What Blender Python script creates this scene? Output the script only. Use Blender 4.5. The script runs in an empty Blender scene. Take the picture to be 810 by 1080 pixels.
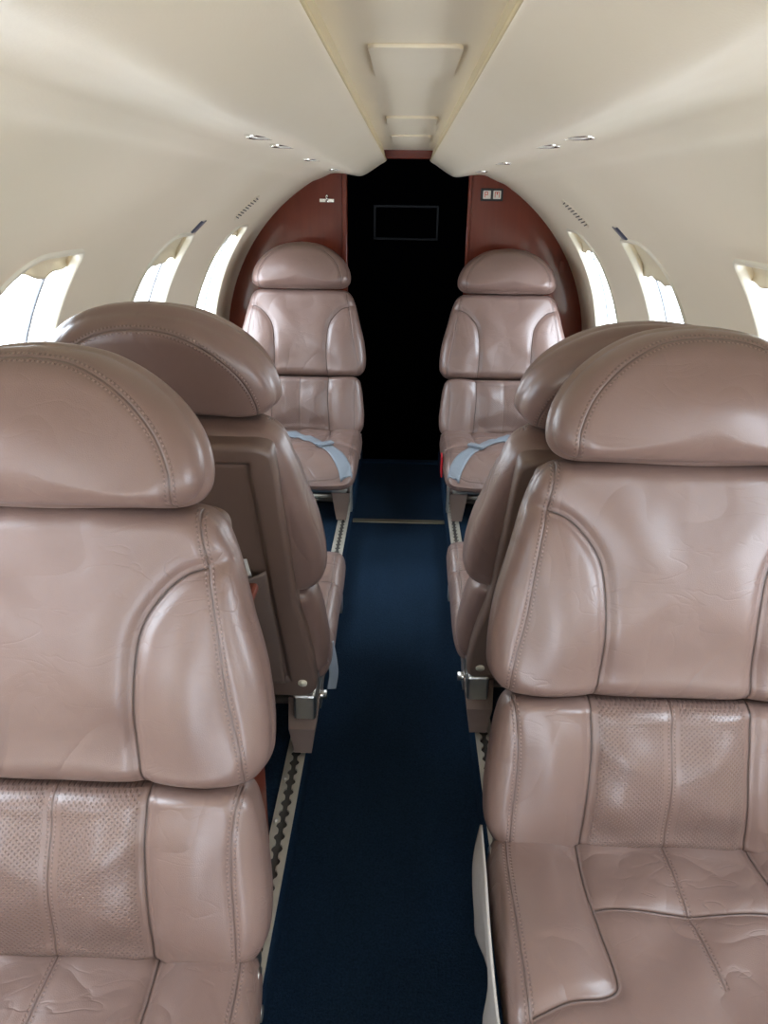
import bpy, math, random
import numpy as np
from mathutils import Vector, Matrix
from mathutils.geometry import delaunay_2d_cdt

random.seed(4)
SC = bpy.context.scene
COL = SC.collection
PI = math.pi

# ------------------------------------------------------------------ camera
CAM = (0.0064, 0.0, 1.05)
cam_d = bpy.data.cameras.new('camera')
cam = bpy.data.objects.new('camera', cam_d)
COL.objects.link(cam)
cr = Vector((0.9994788, 0.02959948, 0.01288411))
cu = Vector((-0.02337414, 0.38826541, 0.92125112))
cb = -Vector((-0.0222661, 0.92107211, -0.38875491))
cam.matrix_world = Matrix(((cr.x, cu.x, cb.x, CAM[0]), (cr.y, cu.y, cb.y, CAM[1]), (cr.z, cu.z, cb.z, CAM[2]), (0, 0, 0, 1)))
cam_d.sensor_fit = 'VERTICAL'
cam_d.sensor_height = 36.0
cam_d.lens = 780.0 / 1080.0 * 36.0
cam_d.clip_start = 0.02
SC.camera = cam

# ------------------------------------------------------------------ sky and daylight
world = bpy.data.worlds.new('sky')
SC.world = world
world.use_nodes = True
wn = world.node_tree.nodes
wl = world.node_tree.links
wn.clear()
w_out = wn.new('ShaderNodeOutputWorld')
w_bg = wn.new('ShaderNodeBackground')
w_ramp = wn.new('ShaderNodeValToRGB')
w_geo = wn.new('ShaderNodeTexCoord')
w_sep = wn.new('ShaderNodeSeparateXYZ')
w_map = wn.new('ShaderNodeMapRange')
w_map.inputs['From Min'].default_value = -0.3
w_map.inputs['From Max'].default_value = 0.5
w_ramp.color_ramp.elements[0].color = (0.58, 0.62, 0.70, 1)
w_ramp.color_ramp.elements[1].color = (0.76, 0.88, 1.0, 1)
wl.new(w_geo.outputs['Generated'], w_sep.inputs[0])
wl.new(w_sep.outputs['Z'], w_map.inputs['Value'])
wl.new(w_map.outputs[0], w_ramp.inputs[0])
wl.new(w_ramp.outputs[0], w_bg.inputs['Color'])
w_bg.inputs['Strength'].default_value = 13.0
wl.new(w_bg.outputs[0], w_out.inputs[0])

SC.view_settings.view_transform = 'Standard'
SC.view_settings.look = 'None'
SC.view_settings.gamma = 1.0
SC.view_settings.use_curve_mapping = False
SC.view_settings.exposure = 0.22
SC.cycles.use_denoising = True
SC.cycles.max_bounces = 10
SC.cycles.diffuse_bounces = 7
SC.cycles.glossy_bounces = 4
SC.cycles.caustics_reflective = False
SC.cycles.caustics_refractive = False
SC.cycles.sample_clamp_indirect = 6.0

# window layout: (side, centre Y) of every cabin window
WY = [-0.86, -0.18, 0.50, 1.185, 1.88, 2.56]
R0, CXW, CZW = 0.717, 0.005, 0.49
Y_BACK, Y_FRONT = -1.25, 3.05


def portal(loc, rot, sx, sy):
    d = bpy.data.lights.new('daylight_portal', 'AREA')
    d.shape = 'RECTANGLE'
    d.size = sx
    d.size_y = sy
    d.cycles.is_portal = True
    o = bpy.data.objects.new('daylight_portal', d)
    COL.objects.link(o)
    o.location = loc
    o.rotation_euler = rot


for sd in (-1, 1):
    for wy in WY:
        a = math.radians(22)
        rr = R0 + 0.09
        # light shines along local -Z: turn -Z towards the cabin axis
        portal((CXW + sd * rr * math.cos(a), wy + .03, CZW + rr * math.sin(a)), (0, sd * (PI / 2 - a), 0), 0.50, 0.34)
portal((0.0, Y_BACK - 0.12, 0.62), (PI / 2, 0, 0), 0.44, 1.0)


# ------------------------------------------------------------------ node helpers
class NT:
    def __init__(s, mat):
        mat.use_nodes = True
        s.t = mat.node_tree
        s.n = s.t.nodes
        s.l = s.t.links
        s.n.clear()

    def node(s, ty, **kw):
        x = s.n.new(ty)
        for k, v in kw.items():
            setattr(x, k, v)
        return x

    def put(s, sock, v):
        if hasattr(v, 'is_output') or isinstance(v, bpy.types.NodeSocket):
            s.l.new(v, sock)
        else:
            sock.default_value = v

    def m(s, op, a, b=0.0, c=0.0, clamp=False):
        x = s.n.new('ShaderNodeMath')
        x.operation = op
        x.use_clamp = clamp
        s.put(x.inputs[0], a)
        s.put(x.inputs[1], b)
        s.put(x.inputs[2], c)
        return x.outputs[0]

    def attr(s, name):
        x = s.n.new('ShaderNodeAttribute')
        x.attribute_name = name
        return x

    def noise(s, vec, scale, detail=3.0, rough=0.5, dist=0.0):
        x = s.n.new('ShaderNodeTexNoise')
        s.put(x.inputs['Vector'], vec)
        x.inputs['Scale'].default_value = scale
        x.inputs['Detail'].default_value = detail
        x.inputs['Roughness'].default_value = rough
        x.inputs['Distortion'].default_value = dist
        return x.outputs['Fac']

    def scalev(s, vec, v):
        x = s.n.new('ShaderNodeVectorMath')
        x.operation = 'MULTIPLY'
        s.put(x.inputs[0], vec)
        x.inputs[1].default_value = v
        return x.outputs[0]

    def mixc(s, fac, a, b, blend='MIX'):
        x = s.n.new('ShaderNodeMix')
        x.data_type = 'RGBA'
        x.blend_type = blend
        s.put(x.inputs[0], fac)
        s.put(x.inputs[6], a)
        s.put(x.inputs[7], b)
        return x.outputs[2]

    def bell(s, x, w):
        """1 at x=0 falling to 0 by |x|~w (gaussian)"""
        q = s.m('DIVIDE', x, w)
        q = s.m('MULTIPLY', q, q)
        q = s.m('MULTIPLY', q, -1.0)
        return s.m('EXPONENT', q)

    def finish(s, color, rough, height=None, spec=0.5, metal=0.0, coat=0.0, coat_rough=0.2, sheen=0.0, extra=None):
        b = s.n.new('ShaderNodeBsdfPrincipled')
        o = s.n.new('ShaderNodeOutputMaterial')
        s.put(b.inputs['Base Color'], color)
        s.put(b.inputs['Roughness'], rough)
        s.put(b.inputs['Specular IOR Level'], spec)
        s.put(b.inputs['Metallic'], metal)
        s.put(b.inputs['Coat Weight'], coat)
        s.put(b.inputs['Coat Roughness'], coat_rough)
        s.put(b.inputs['Sheen Weight'], sheen)
        if extra:
            for k, v in extra.items():
                s.put(b.inputs[k], v)
        if height is not None:
            bp = s.n.new('ShaderNodeBump')
            bp.inputs['Strength'].default_value = 1.0
            bp.inputs['Distance'].default_value = 1.0
            s.put(bp.inputs['Height'], height)
            s.l.new(bp.outputs[0], b.inputs['Normal'])
        s.l.new(b.outputs[0], o.inputs[0])
        return b


def objcoord(t):
    return t.node('ShaderNodeTexCoord').outputs['Object']


def plain(name, col, rough=0.5, metal=0.0, bump=0.0, bscale=200.0, var=0.0, coat=0.0, spec=0.5):
    m = bpy.data.materials.new(name)
    t = NT(m)
    co = objcoord(t)
    c = (*col, 1)
    if var > 0:
        n = t.noise(co, 14.0, 4.0)
        c = t.mixc(n, (*[v * (1 - var) for v in col], 1), (*[min(1, v * (1 + var)) for v in col], 1))
    h = None
    if bump > 0:
        h = t.m('MULTIPLY', t.noise(co, bscale, 3.0), bump)
    t.finish(c, rough, h, metal=metal, coat=coat, spec=spec)
    return m


LEATHER = (0.192, 0.122, 0.103)


def leather(name, seams=None, perf=False, col=LEATHER, wrinkle=1.0, rough=0.36):
    """seams: list of (channel, kind) with kind 'crease' or 'double' (crease with a stitch row on both sides)"""
    m = bpy.data.materials.new(name)
    t = NT(m)
    co = objcoord(t)
    # grain
    v = t.node('ShaderNodeTexVoronoi', feature='DISTANCE_TO_EDGE')
    t.put(v.inputs['Vector'], co)
    v.inputs['Scale'].default_value = 520.0
    grain = t.m('MULTIPLY', t.m('MINIMUM', v.outputs['Distance'], 0.25), 0.00022)
    # soft folds of worn hide: long shallow waves and a few fine creases
    w1 = t.noise(t.scalev(co, (1.0, 1.0, 0.6)), 9.0, 1.5, 0.45, 0.6)
    r1 = t.m('ABSOLUTE', t.m('SUBTRACT', w1, 0.5))
    f1 = t.m('MULTIPLY', t.m('SMOOTH_MIN', t.m('MULTIPLY', r1, 7.0), 0.42, 0.40), 0.0020 * wrinkle)
    w2 = t.noise(t.scalev(co, (0.6, 1.0, 1.3)), 20.0, 2.0, 0.5, 0.8)
    r2 = t.m('ABSOLUTE', t.m('SUBTRACT', w2, 0.5))
    where = t.m('SUBTRACT', t.noise(co, 6.0, 1.0), 0.42, clamp=True)
    where = t.m('MULTIPLY', where, 5.0, clamp=True)
    f2 = t.m('MULTIPLY', t.m('MULTIPLY', t.m('SMOOTH_MIN', t.m('MULTIPLY', r2, 12.0), 0.35, 0.25), 0.0008 * wrinkle), where)
    big = t.m('MULTIPLY', t.noise(co, 6.0, 1.0), 0.014 * wrinkle)
    h = t.m('ADD', t.m('ADD', grain, f1), t.m('ADD', f2, big))
    dark = light = pits = None
    if seams:
        sd = t.node('ShaderNodeSeparateXYZ')
        t.l.new(t.attr('seam_distance').outputs['Vector'], sd.inputs[0])
        sl = t.node('ShaderNodeSeparateXYZ')
        t.l.new(t.attr('seam_length').outputs['Vector'], sl.inputs[0])
        four = t.attr('seam_cross').outputs['Fac']
        front = t.attr('seam_mask').outputs['Fac']
        for ch, kind in seams:
            d = four if ch == 3 else sd.outputs[ch]
            ad = t.m('ABSOLUTE', d)
            cre = t.m('MULTIPLY', t.bell(ad, 0.0010), front)
            h = t.m('SUBTRACT', h, t.m('MULTIPLY', cre, 0.0020 if kind == 'crease' else 0.0012))
            cd = cre if kind == 'crease' else t.m('MULTIPLY', cre, 0.55)
            dark = cd if dark is None else t.m('MAXIMUM', dark, cd)
            # the leather swells a little beside the seam
            h = t.m('ADD', h, t.m('MULTIPLY', t.m('MULTIPLY', t.bell(t.m('SUBTRACT', ad, 0.0035), 0.002), front), 0.0006))
            if kind == 'double':
                al = sl.outputs[ch] if ch < 3 else sl.outputs[1]
                dash = t.m('SINE', t.m('MULTIPLY', al, 2 * PI / 0.0052))
                dash = t.m('ADD', t.m('MULTIPLY', dash, 1.4, clamp=False), 0.5, clamp=True)
                row = t.m('MULTIPLY', t.bell(t.m('SUBTRACT', ad, 0.0040), 0.0009), front)
                rr = t.m('MULTIPLY', t.bell(t.m('SUBTRACT', ad, 0.0040), 0.0018), front)
                h = t.m('SUBTRACT', h, t.m('MULTIPLY', rr, 0.0007))
                thread = t.m('MULTIPLY', row, dash)
                h = t.m('ADD', h, t.m('MULTIPLY', thread, 0.0009))
                gap = t.m('MULTIPLY', row, t.m('SUBTRACT', 1.0, dash))
                light = thread if light is None else t.m('MAXIMUM', light, thread)
                pits = gap if pits is None else t.m('MAXIMUM', pits, gap)
    pm = None
    if perf:
        ax = t.node('ShaderNodeMapping')
        ax.vector_type = 'POINT'
        t.l.new(co, ax.inputs['Vector'])
        ax.inputs['Rotation'].default_value = (PI / 2, 0, 0)
        rt = t.node('ShaderNodeMapping')
        t.l.new(ax.outputs[0], rt.inputs['Vector'])
        rt.inputs['Rotation'].default_value = (0, 0, PI / 4)
        vo = t.node('ShaderNodeTexVoronoi', feature='F1', voronoi_dimensions='2D')
        t.l.new(rt.outputs[0], vo.inputs['Vector'])
        vo.inputs['Scale'].default_value = 1 / 0.0044
        vo.inputs['Randomness'].default_value = 0.0
        dot = t.m('SUBTRACT', 1.0, t.m('DIVIDE', vo.outputs['Distance'], 0.34), clamp=True)
        dot = t.m('MULTIPLY', dot, 1.8, clamp=True)
        # only on the middle panel, away from its seams
        d0 = t.m('MULTIPLY', t.m('SUBTRACT', 0.0, sd.outputs[0]), 1.0)
        gate = t.m('MULTIPLY', t.m('GREATER_THAN', d0, 0.009), t.m('GREATER_THAN', t.m('ABSOLUTE', sd.outputs[1]), 0.010))
        gate = t.m('MULTIPLY', gate, t.m('GREATER_THAN', front, 0.6))
        pm = t.m('MULTIPLY', dot, gate)
        h = t.m('SUBTRACT', h, t.m('MULTIPLY', pm, 0.0009))
    # colour: gentle mottling of dyed hide, worn paler patches
    n1 = t.noise(co, 7.0, 5.0, 0.6)
    n2 = t.noise(co, 60.0, 3.0)
    c0 = (*[x * 0.90 for x in col], 1)
    c1 = (*[x * 1.12 for x in col], 1)
    c = t.mixc(n1, c0, c1)
    c = t.mixc(t.m('MULTIPLY', n2, 0.25), c, (*[x * 0.8 for x in col], 1))
    if dark is not None:
        c = t.mixc(t.m('MULTIPLY', dark, 0.75), c, (0.035, 0.022, 0.018, 1))
    if light is not None:
        c = t.mixc(t.m('MULTIPLY', light, 0.55), c, (*[x * 1.55 for x in col], 1))
        c = t.mixc(t.m('MULTIPLY', pits, 0.45), c, (0.05, 0.033, 0.028, 1))
    if pm is not None:
        c = t.mixc(t.m('MULTIPLY', pm, 0.32), c, (0.06, 0.04, 0.035, 1))
    rg = t.m('ADD', t.m('MULTIPLY', t.noise(co, 16.0, 4.0), 0.16), rough - 0.08)
    t.finish(c, rg, h, spec=0.5, coat=0.36, coat_rough=0.27)
    return m


def wood(name, axis='Z'):
    m = bpy.data.materials.new(name)
    t = NT(m)
    co = objcoord(t)
    st = {'Z': (1.0, 1.0, 0.08), 'X': (0.08, 1, 1)}[axis]
    n = t.noise(t.scalev(co, st), 60.0, 6.0, 0.6, 0.6)
    n2 = t.noise(co, 3.0, 3.0)
    c = t.mixc(n, (0.085, 0.011, 0.004, 1), (0.20, 0.034, 0.012, 1))
    c = t.mixc(t.m('MULTIPLY', n2, 0.5), c, (0.15, 0.022, 0.008, 1))
    t.finish(c, 0.45, t.m('MULTIPLY', n, 0.0001), spec=0.25, coat=0.35, coat_rough=0.10)
    return m


def liner_mat():
    m = bpy.data.materials.new('cream_headliner')
    t = NT(m)
    co = objcoord(t)
    n = t.noise(co, 3.0, 4.0, 0.6)
    c = t.mixc(n, (0.735, 0.65, 0.49, 1), (0.785, 0.71, 0.565, 1))
    h = t.m('ADD', t.m('MULTIPLY', t.noise(co, 420.0, 2.0), 0.00012), t.m('MULTIPLY', t.noise(t.scalev(co, (1, .4, 1)), 5.0, 2.0), 0.006))
    t.finish(c, 0.42, h, spec=0.45, sheen=0.1)
    return m


def carpet_mat(name, c0, c1):
    m = bpy.data.materials.new(name)
    t = NT(m)
    co = objcoord(t)
    n = t.noise(co, 260.0, 3.0, 0.75)
    n2 = t.noise(t.scalev(co, (1.0, 0.35, 1.0)), 9.0, 4.0, 0.6)
    n3 = t.noise(co, 90.0, 3.0, 0.7)
    n = t.m('MULTIPLY', t.m('SUBTRACT', n, 0.3, clamp=True), 2.4, clamp=True)
    c = t.mixc(n, (*c0, 1), (*c1, 1))
    c = t.mixc(t.m('MULTIPLY', n2, 0.75), c, (*[x * 0.5 for x in c0], 1))
    c = t.mixc(t.m('MULTIPLY', n3, 0.30), c, (*[x * 1.5 for x in c1], 1))
    t.finish(c, 0.95, t.m('ADD', t.m('MULTIPLY', n, 0.0022), t.m('MULTIPLY', n3, 0.002)), spec=0.05)
    return m


M = {}
M['head'] = leather('leather_headrest', [(2, 'double')], wrinkle=0.45, rough=0.34)
M['upper'] = leather('leather_upper_back', [(0, 'crease'), (2, 'double')], wrinkle=0.9)
M['lumbar'] = leather('leather_perforated', [(0, 'crease'), (1, 'double'), (2, 'double')], perf=True, wrinkle=1.0)
M['cushion'] = leather('leather_seat_cushion', [(0, 'crease'), (1, 'double'), (2, 'double'), (3, 'crease')], wrinkle=1.5, rough=0.40)
M['shell'] = leather('leather_back_shell', None, wrinkle=0.25, col=(0.150, 0.098, 0.079), rough=0.48)
M['pocket'] = leather('leather_pocket', None, wrinkle=1.8, col=(0.160, 0.115, 0.100), rough=0.5)
M['skirt'] = leather('leather_skirt', None, wrinkle=0.4, col=(0.19, 0.135, 0.114), rough=0.45)
M['liner'] = liner_mat()
M['piping'] = plain('yellowed_piping', (0.62, 0.52, 0.30), 0.5, bump=0.0006, bscale=500, var=0.15)
M['lip'] = plain('yellowed_valance_lip', (0.66, 0.58, 0.40), 0.5, bump=0.0004, bscale=400, var=0.06)
M['frame'] = plain('cream_plastic', (0.70, 0.66, 0.54), 0.35, var=0.05)
M['shade'] = plain('beige_shade', (0.66, 0.58, 0.42), 0.6, bump=0.0004, bscale=300)
M['wood'] = wood('mahogany')
M['woodh'] = wood('mahogany_trim', 'X')
M['metal'] = plain('satin_aluminium', (0.62, 0.60, 0.56), 0.32, metal=1.0, bump=0.0003, bscale=300)
M['track'] = plain('worn_track_metal', (0.62, 0.58, 0.50), 0.45, metal=0.6, bump=0.0008, bscale=150, var=0.3)
M['chrome'] = plain('chrome', (0.80, 0.79, 0.76), 0.15, metal=1.0)
M['brass'] = plain('brass_edge', (0.20, 0.18, 0.13), 0.5, metal=0.7)
M['black'] = plain('black_plastic', (0.012, 0.012, 0.014), 0.4)
M['void'] = plain('lavatory_painted_dark', (0.0006, 0.0006, 0.0008), 0.9, spec=0.0)  # near-black colour stands in for the lack of light in there
M['voidframe'] = plain('frame_painted_dark', (0.002, 0.002, 0.0025), 0.5, spec=0.1)  # darkened in colour so the frame sinks into the same gloom
M['carpet'] = carpet_mat('blue_carpet', (0.0030, 0.0090, 0.0190), (0.022, 0.047, 0.088))
M['carpet2'] = carpet_mat('blue_carpet_platform', (0.004, 0.012, 0.026), (0.022, 0.050, 0.095))
M['belt'] = plain('pale_blue_webbing', (0.21, 0.24, 0.28), 0.38, bump=0.0008, bscale=700)
M['white'] = plain('white_paper', (0.80, 0.80, 0.80), 0.5)
M['red'] = plain('red_tag', (0.45, 0.01, 0.02), 0.4)
M['fabric'] = plain('cream_fabric', (0.36, 0.32, 0.29), 0.8, bump=0.002, bscale=40)
M['rib'] = plain('grey_guide', (0.16, 0.17, 0.19), 0.5)
M['lens'] = plain('white_lens', (0.75, 0.72, 0.66), 0.2)
M['slot'] = plain('dark_slot', (0.05, 0.045, 0.04), 0.6)
M['navy'] = plain('navy_switch', (0.07, 0.08, 0.12), 0.3)
M['redprint'] = plain('red_print', (0.55, 0.06, 0.04), 0.5)


def glass_mat():
    m = bpy.data.materials.new('window_pane')
    t = NT(m)
    tr = t.node('ShaderNodeBsdfTransparent')
    gl = t.node('ShaderNodeBsdfGlossy')
    gl.inputs['Roughness'].default_value = 0.03
    fr = t.node('ShaderNodeLayerWeight')
    fr.inputs['Blend'].default_value = 0.3
    mx = t.node('ShaderNodeMixShader')
    o = t.node('ShaderNodeOutputMaterial')
    tr.inputs['Color'].default_value = (0.96, 0.97, 0.97, 1)
    t.put(mx.inputs[0], t.m('MULTIPLY', t.m('POWER', fr.outputs['Facing'], 4.0), 0.25))
    t.l.new(tr.outputs[0], mx.inputs[1])
    t.l.new(gl.outputs[0], mx.inputs[2])
    t.l.new(mx.outputs[0], o.inputs[0])
    return m


M['glass'] = glass_mat()


# ------------------------------------------------------------------ mesh helpers
def link(o, parent=None, label=None, cat=None, group=None, kind=None):
    COL.objects.link(o)
    if parent is not None:
        o.parent = parent
    if label:
        o['label'] = label
    if cat:
        o['category'] = cat
    if group:
        o['group'] = group
    if kind:
        o['kind'] = kind
    return o


def np_mesh(name, V, F, mats, smooth=True, fmat=None):
    me = bpy.data.meshes.new(name)
    me.from_pydata([tuple(map(float, v)) for v in V], [], [tuple(int(i) for i in f) for f in F])
    for m_ in (mats if isinstance(mats, (list, tuple)) else [mats]):
        me.materials.append(m_)
    if smooth:
        me.polygons.foreach_set('use_smooth', [True] * len(me.polygons))
    if fmat is not None:
        me.polygons.foreach_set('material_index', [int(i) for i in fmat])
    me.update()
    return me


class MB:
    """collects simple shapes into one mesh"""

    def __init__(s):
        s.V = []
        s.F = []
        s.S = []

    def add(s, V, F, smooth=False):
        b = len(s.V)
        s.V += [tuple(v) for v in V]
        s.F += [tuple(i + b for i in f) for f in F]
        s.S += [smooth] * len(F)
        return s

    def box(s, lo, hi, bev=0.0, mat=None):
        """box with chamfered edges"""
        x0, y0, z0 = lo
        x1, y1, z1 = hi
        if bev <= 0:
            V = [(x, y, z) for x in (x0, x1) for y in (y0, y1) for z in (z0, z1)]
            F = [(0, 1, 3, 2), (4, 6, 7, 5), (0, 4, 5, 1), (2, 3, 7, 6), (0, 2, 6, 4), (1, 5, 7, 3)]
            if mat is not None:
                V = [mat @ Vector(v) for v in V]
            return s.add(V, F)
        outline = []
        b = min(bev, (x1 - x0) * .49, (y1 - y0) * .49, (z1 - z0) * .49)
        n = 4
        for (cx, cy, a0) in ((x1 - b, y1 - b, 0), (x0 + b, y1 - b, 90), (x0 + b, y0 + b, 180), (x1 - b, y0 + b, 270)):
            for k in range(n + 1):
                a = math.radians(a0 + 90 * k / n)
                outline.append((cx, cy, math.cos(a), math.sin(a)))
        rings = [(z0, -b), (z0 + b * .3, -b * .3), (z0 + b, 0), (z1 - b, 0), (z1 - b * .3, -b * .3), (z1, -b)]
        V = []
        for z, ins in rings:
            for cx, cy, ca, sa in outline:
                V.append((cx + ca * (b + ins), cy + sa * (b + ins), z))
        m_ = len(outline)
        F = []
        for r in range(len(rings) - 1):
            for k in range(m_):
                F.append((r * m_ + k, r * m_ + (k + 1) % m_, (r + 1) * m_ + (k + 1) % m_, (r + 1) * m_ + k))
        F.append(tuple(range(m_ - 1, -1, -1)))
        F.append(tuple((len(rings) - 1) * m_ + k for k in range(m_)))
        if mat is not None:
            V = [mat @ Vector(v) for v in V]
        return s.add(V, F)

    def tube(s, pts, r, n=12, cap=True):
        pts = [Vector(p) for p in pts]
        V = []
        up = Vector((0, 0, 1))
        prev = None
        for i, p in enumerate(pts):
            d = (pts[min(i + 1, len(pts) - 1)] - pts[max(i - 1, 0)]).normalized()
            if prev is None:
                a = d.cross(up)
                if a.length < 1e-3:
                    a = d.cross(Vector((1, 0, 0)))
                a.normalize()
            else:
                a = (prev - d * prev.dot(d)).normalized()
            prev = a
            b = d.cross(a)
            for k in range(n):
                t = 2 * PI * k / n
                V.append(p + (a * math.cos(t) + b * math.sin(t)) * r)
        F = []
        for i in range(len(pts) - 1):
            for k in range(n):
                F.append((i * n + k, i * n + (k + 1) % n, (i + 1) * n + (k + 1) % n, (i + 1) * n + k))
        if cap:
            F.append(tuple(range(n - 1, -1, -1)))
            F.append(tuple((len(pts) - 1) * n + k for k in range(n)))
        return s.add(V, F, True)

    def prism(s, poly, axis, a0, a1, mat=None):
        """extrude 2D polygon along axis ('x' poly in y,z; 'y' poly in x,z; 'z' poly in x,y)"""
        n = len(poly)
        V = []
        for a in (a0, a1):
            for p, q in poly:
                V.append({'x': (a, p, q), 'y': (p, a, q), 'z': (p, q, a)}[axis])
        if mat is not None:
            V = [mat @ Vector(v) for v in V]
        F = [(k, (k + 1) % n, n + (k + 1) % n, n + k) for k in range(n)]
        F.append(tuple(range(n - 1, -1, -1)))
        F.append(tuple(range(n, 2 * n)))
        return s.add(V, F)

    def build(s, name, mat, parent=None, bevel=0.0, **kw):
        me = np_mesh(name, s.V, s.F, mat, smooth=False)
        me.polygons.foreach_set('use_smooth', s.S)
        import bmesh
        bm = bmesh.new()
        bm.from_mesh(me)
        bmesh.ops.recalc_face_normals(bm, faces=bm.faces)
        bm.to_mesh(me)
        bm.free()
        o = bpy.data.objects.new(name, me)
        link(o, parent, **kw)
        if bevel > 0:
            b = o.modifiers.new('bevel', 'BEVEL')
            b.width = bevel
            b.segments = 3
            b.limit_method = 'ANGLE'
        return o


def empty(name, loc, rz=0.0, **kw):
    o = bpy.data.objects.new(name, None)
    o.empty_display_size = 0.05
    link(o, **kw)
    o.location = loc
    o.rotation_euler = (0, 0, rz)
    return o


def catmull(P, n, closed=False):
    P = [np.array(p, float) for p in P]
    out = []
    N = len(P)
    segs = N if closed else N - 1
    for i in range(segs):
        p0 = P[(i - 1) % N] if closed or i > 0 else 2 * P[0] - P[1]
        p1 = P[i]
        p2 = P[(i + 1) % N]
        p3 = P[(i + 2) % N] if closed or i + 2 < N else 2 * P[-1] - P[-2]
        # centripetal
        d1 = max(np.linalg.norm(p1 - p0), 1e-6) ** .5
        d2 = max(np.linalg.norm(p2 - p1), 1e-6) ** .5
        d3 = max(np.linalg.norm(p3 - p2), 1e-6) ** .5
        for k in range(n):
            t = d1 + d2 * k / n
            A1 = p0 * (d1 - t) / d1 + p1 * t / d1
            A2 = p1 * (d1 + d2 - t) / d2 + p2 * (t - d1) / d2
            A3 = p2 * (d1 + d2 + d3 - t) / d3 + p3 * (t - d1 - d2) / d3
            B1 = A1 * (d1 + d2 - t) / (d1 + d2) + A2 * t / (d1 + d2)
            B2 = A2 * (d1 + d2 + d3 - t) / (d2 + d3) + A3 * (t - d1) / (d2 + d3)
            out.append(B1 * (d1 + d2 - t) / d2 + B2 * (t - d1) / d2)
    if not closed:
        out.append(P[-1])
    return np.array(out)


def resample(P, m, closed=True):
    Q = np.vstack([P, P[:1]]) if closed else P
    L = np.concatenate([[0], np.cumsum(np.linalg.norm(np.diff(Q, axis=0), axis=1))])
    t = np.linspace(0, L[-1], m + 1)[:-1] if closed else np.linspace(0, L[-1], m)
    return np.stack([np.interp(t, L, Q[:, 0]), np.interp(t, L, Q[:, 1])], 1), L[-1]


def poly_dist(X, Y, line):
    """signed distance to an open polyline (sign: left of travel = +), and length along it"""
    best = np.full(X.shape, 1e9)
    sg = np.ones(X.shape)
    al = np.zeros(X.shape)
    acc = 0.0
    n = len(line) - 1
    for i in range(n):
        a, b = line[i], line[i + 1]
        d = b - a
        L = np.hypot(*d)
        ux, uy = d / L
        t = (X - a[0]) * ux + (Y - a[1]) * uy
        lo = -1e9 if i == 0 else 0
        hi = 1e9 if i == n - 1 else L
        tc = np.clip(t, lo, hi)
        px = X - a[0] - tc * ux
        py = Y - a[1] - tc * uy
        dist = np.hypot(px, py)
        cr_ = ux * (Y - a[1]) - uy * (X - a[0])
        m_ = dist < best - 1e-9
        best = np.where(m_, dist, best)
        sg = np.where(m_, np.where(cr_ >= 0, 1.0, -1.0), sg)
        al = np.where(m_, acc + tc, al)
        acc += L
    return best * sg, al


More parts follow.
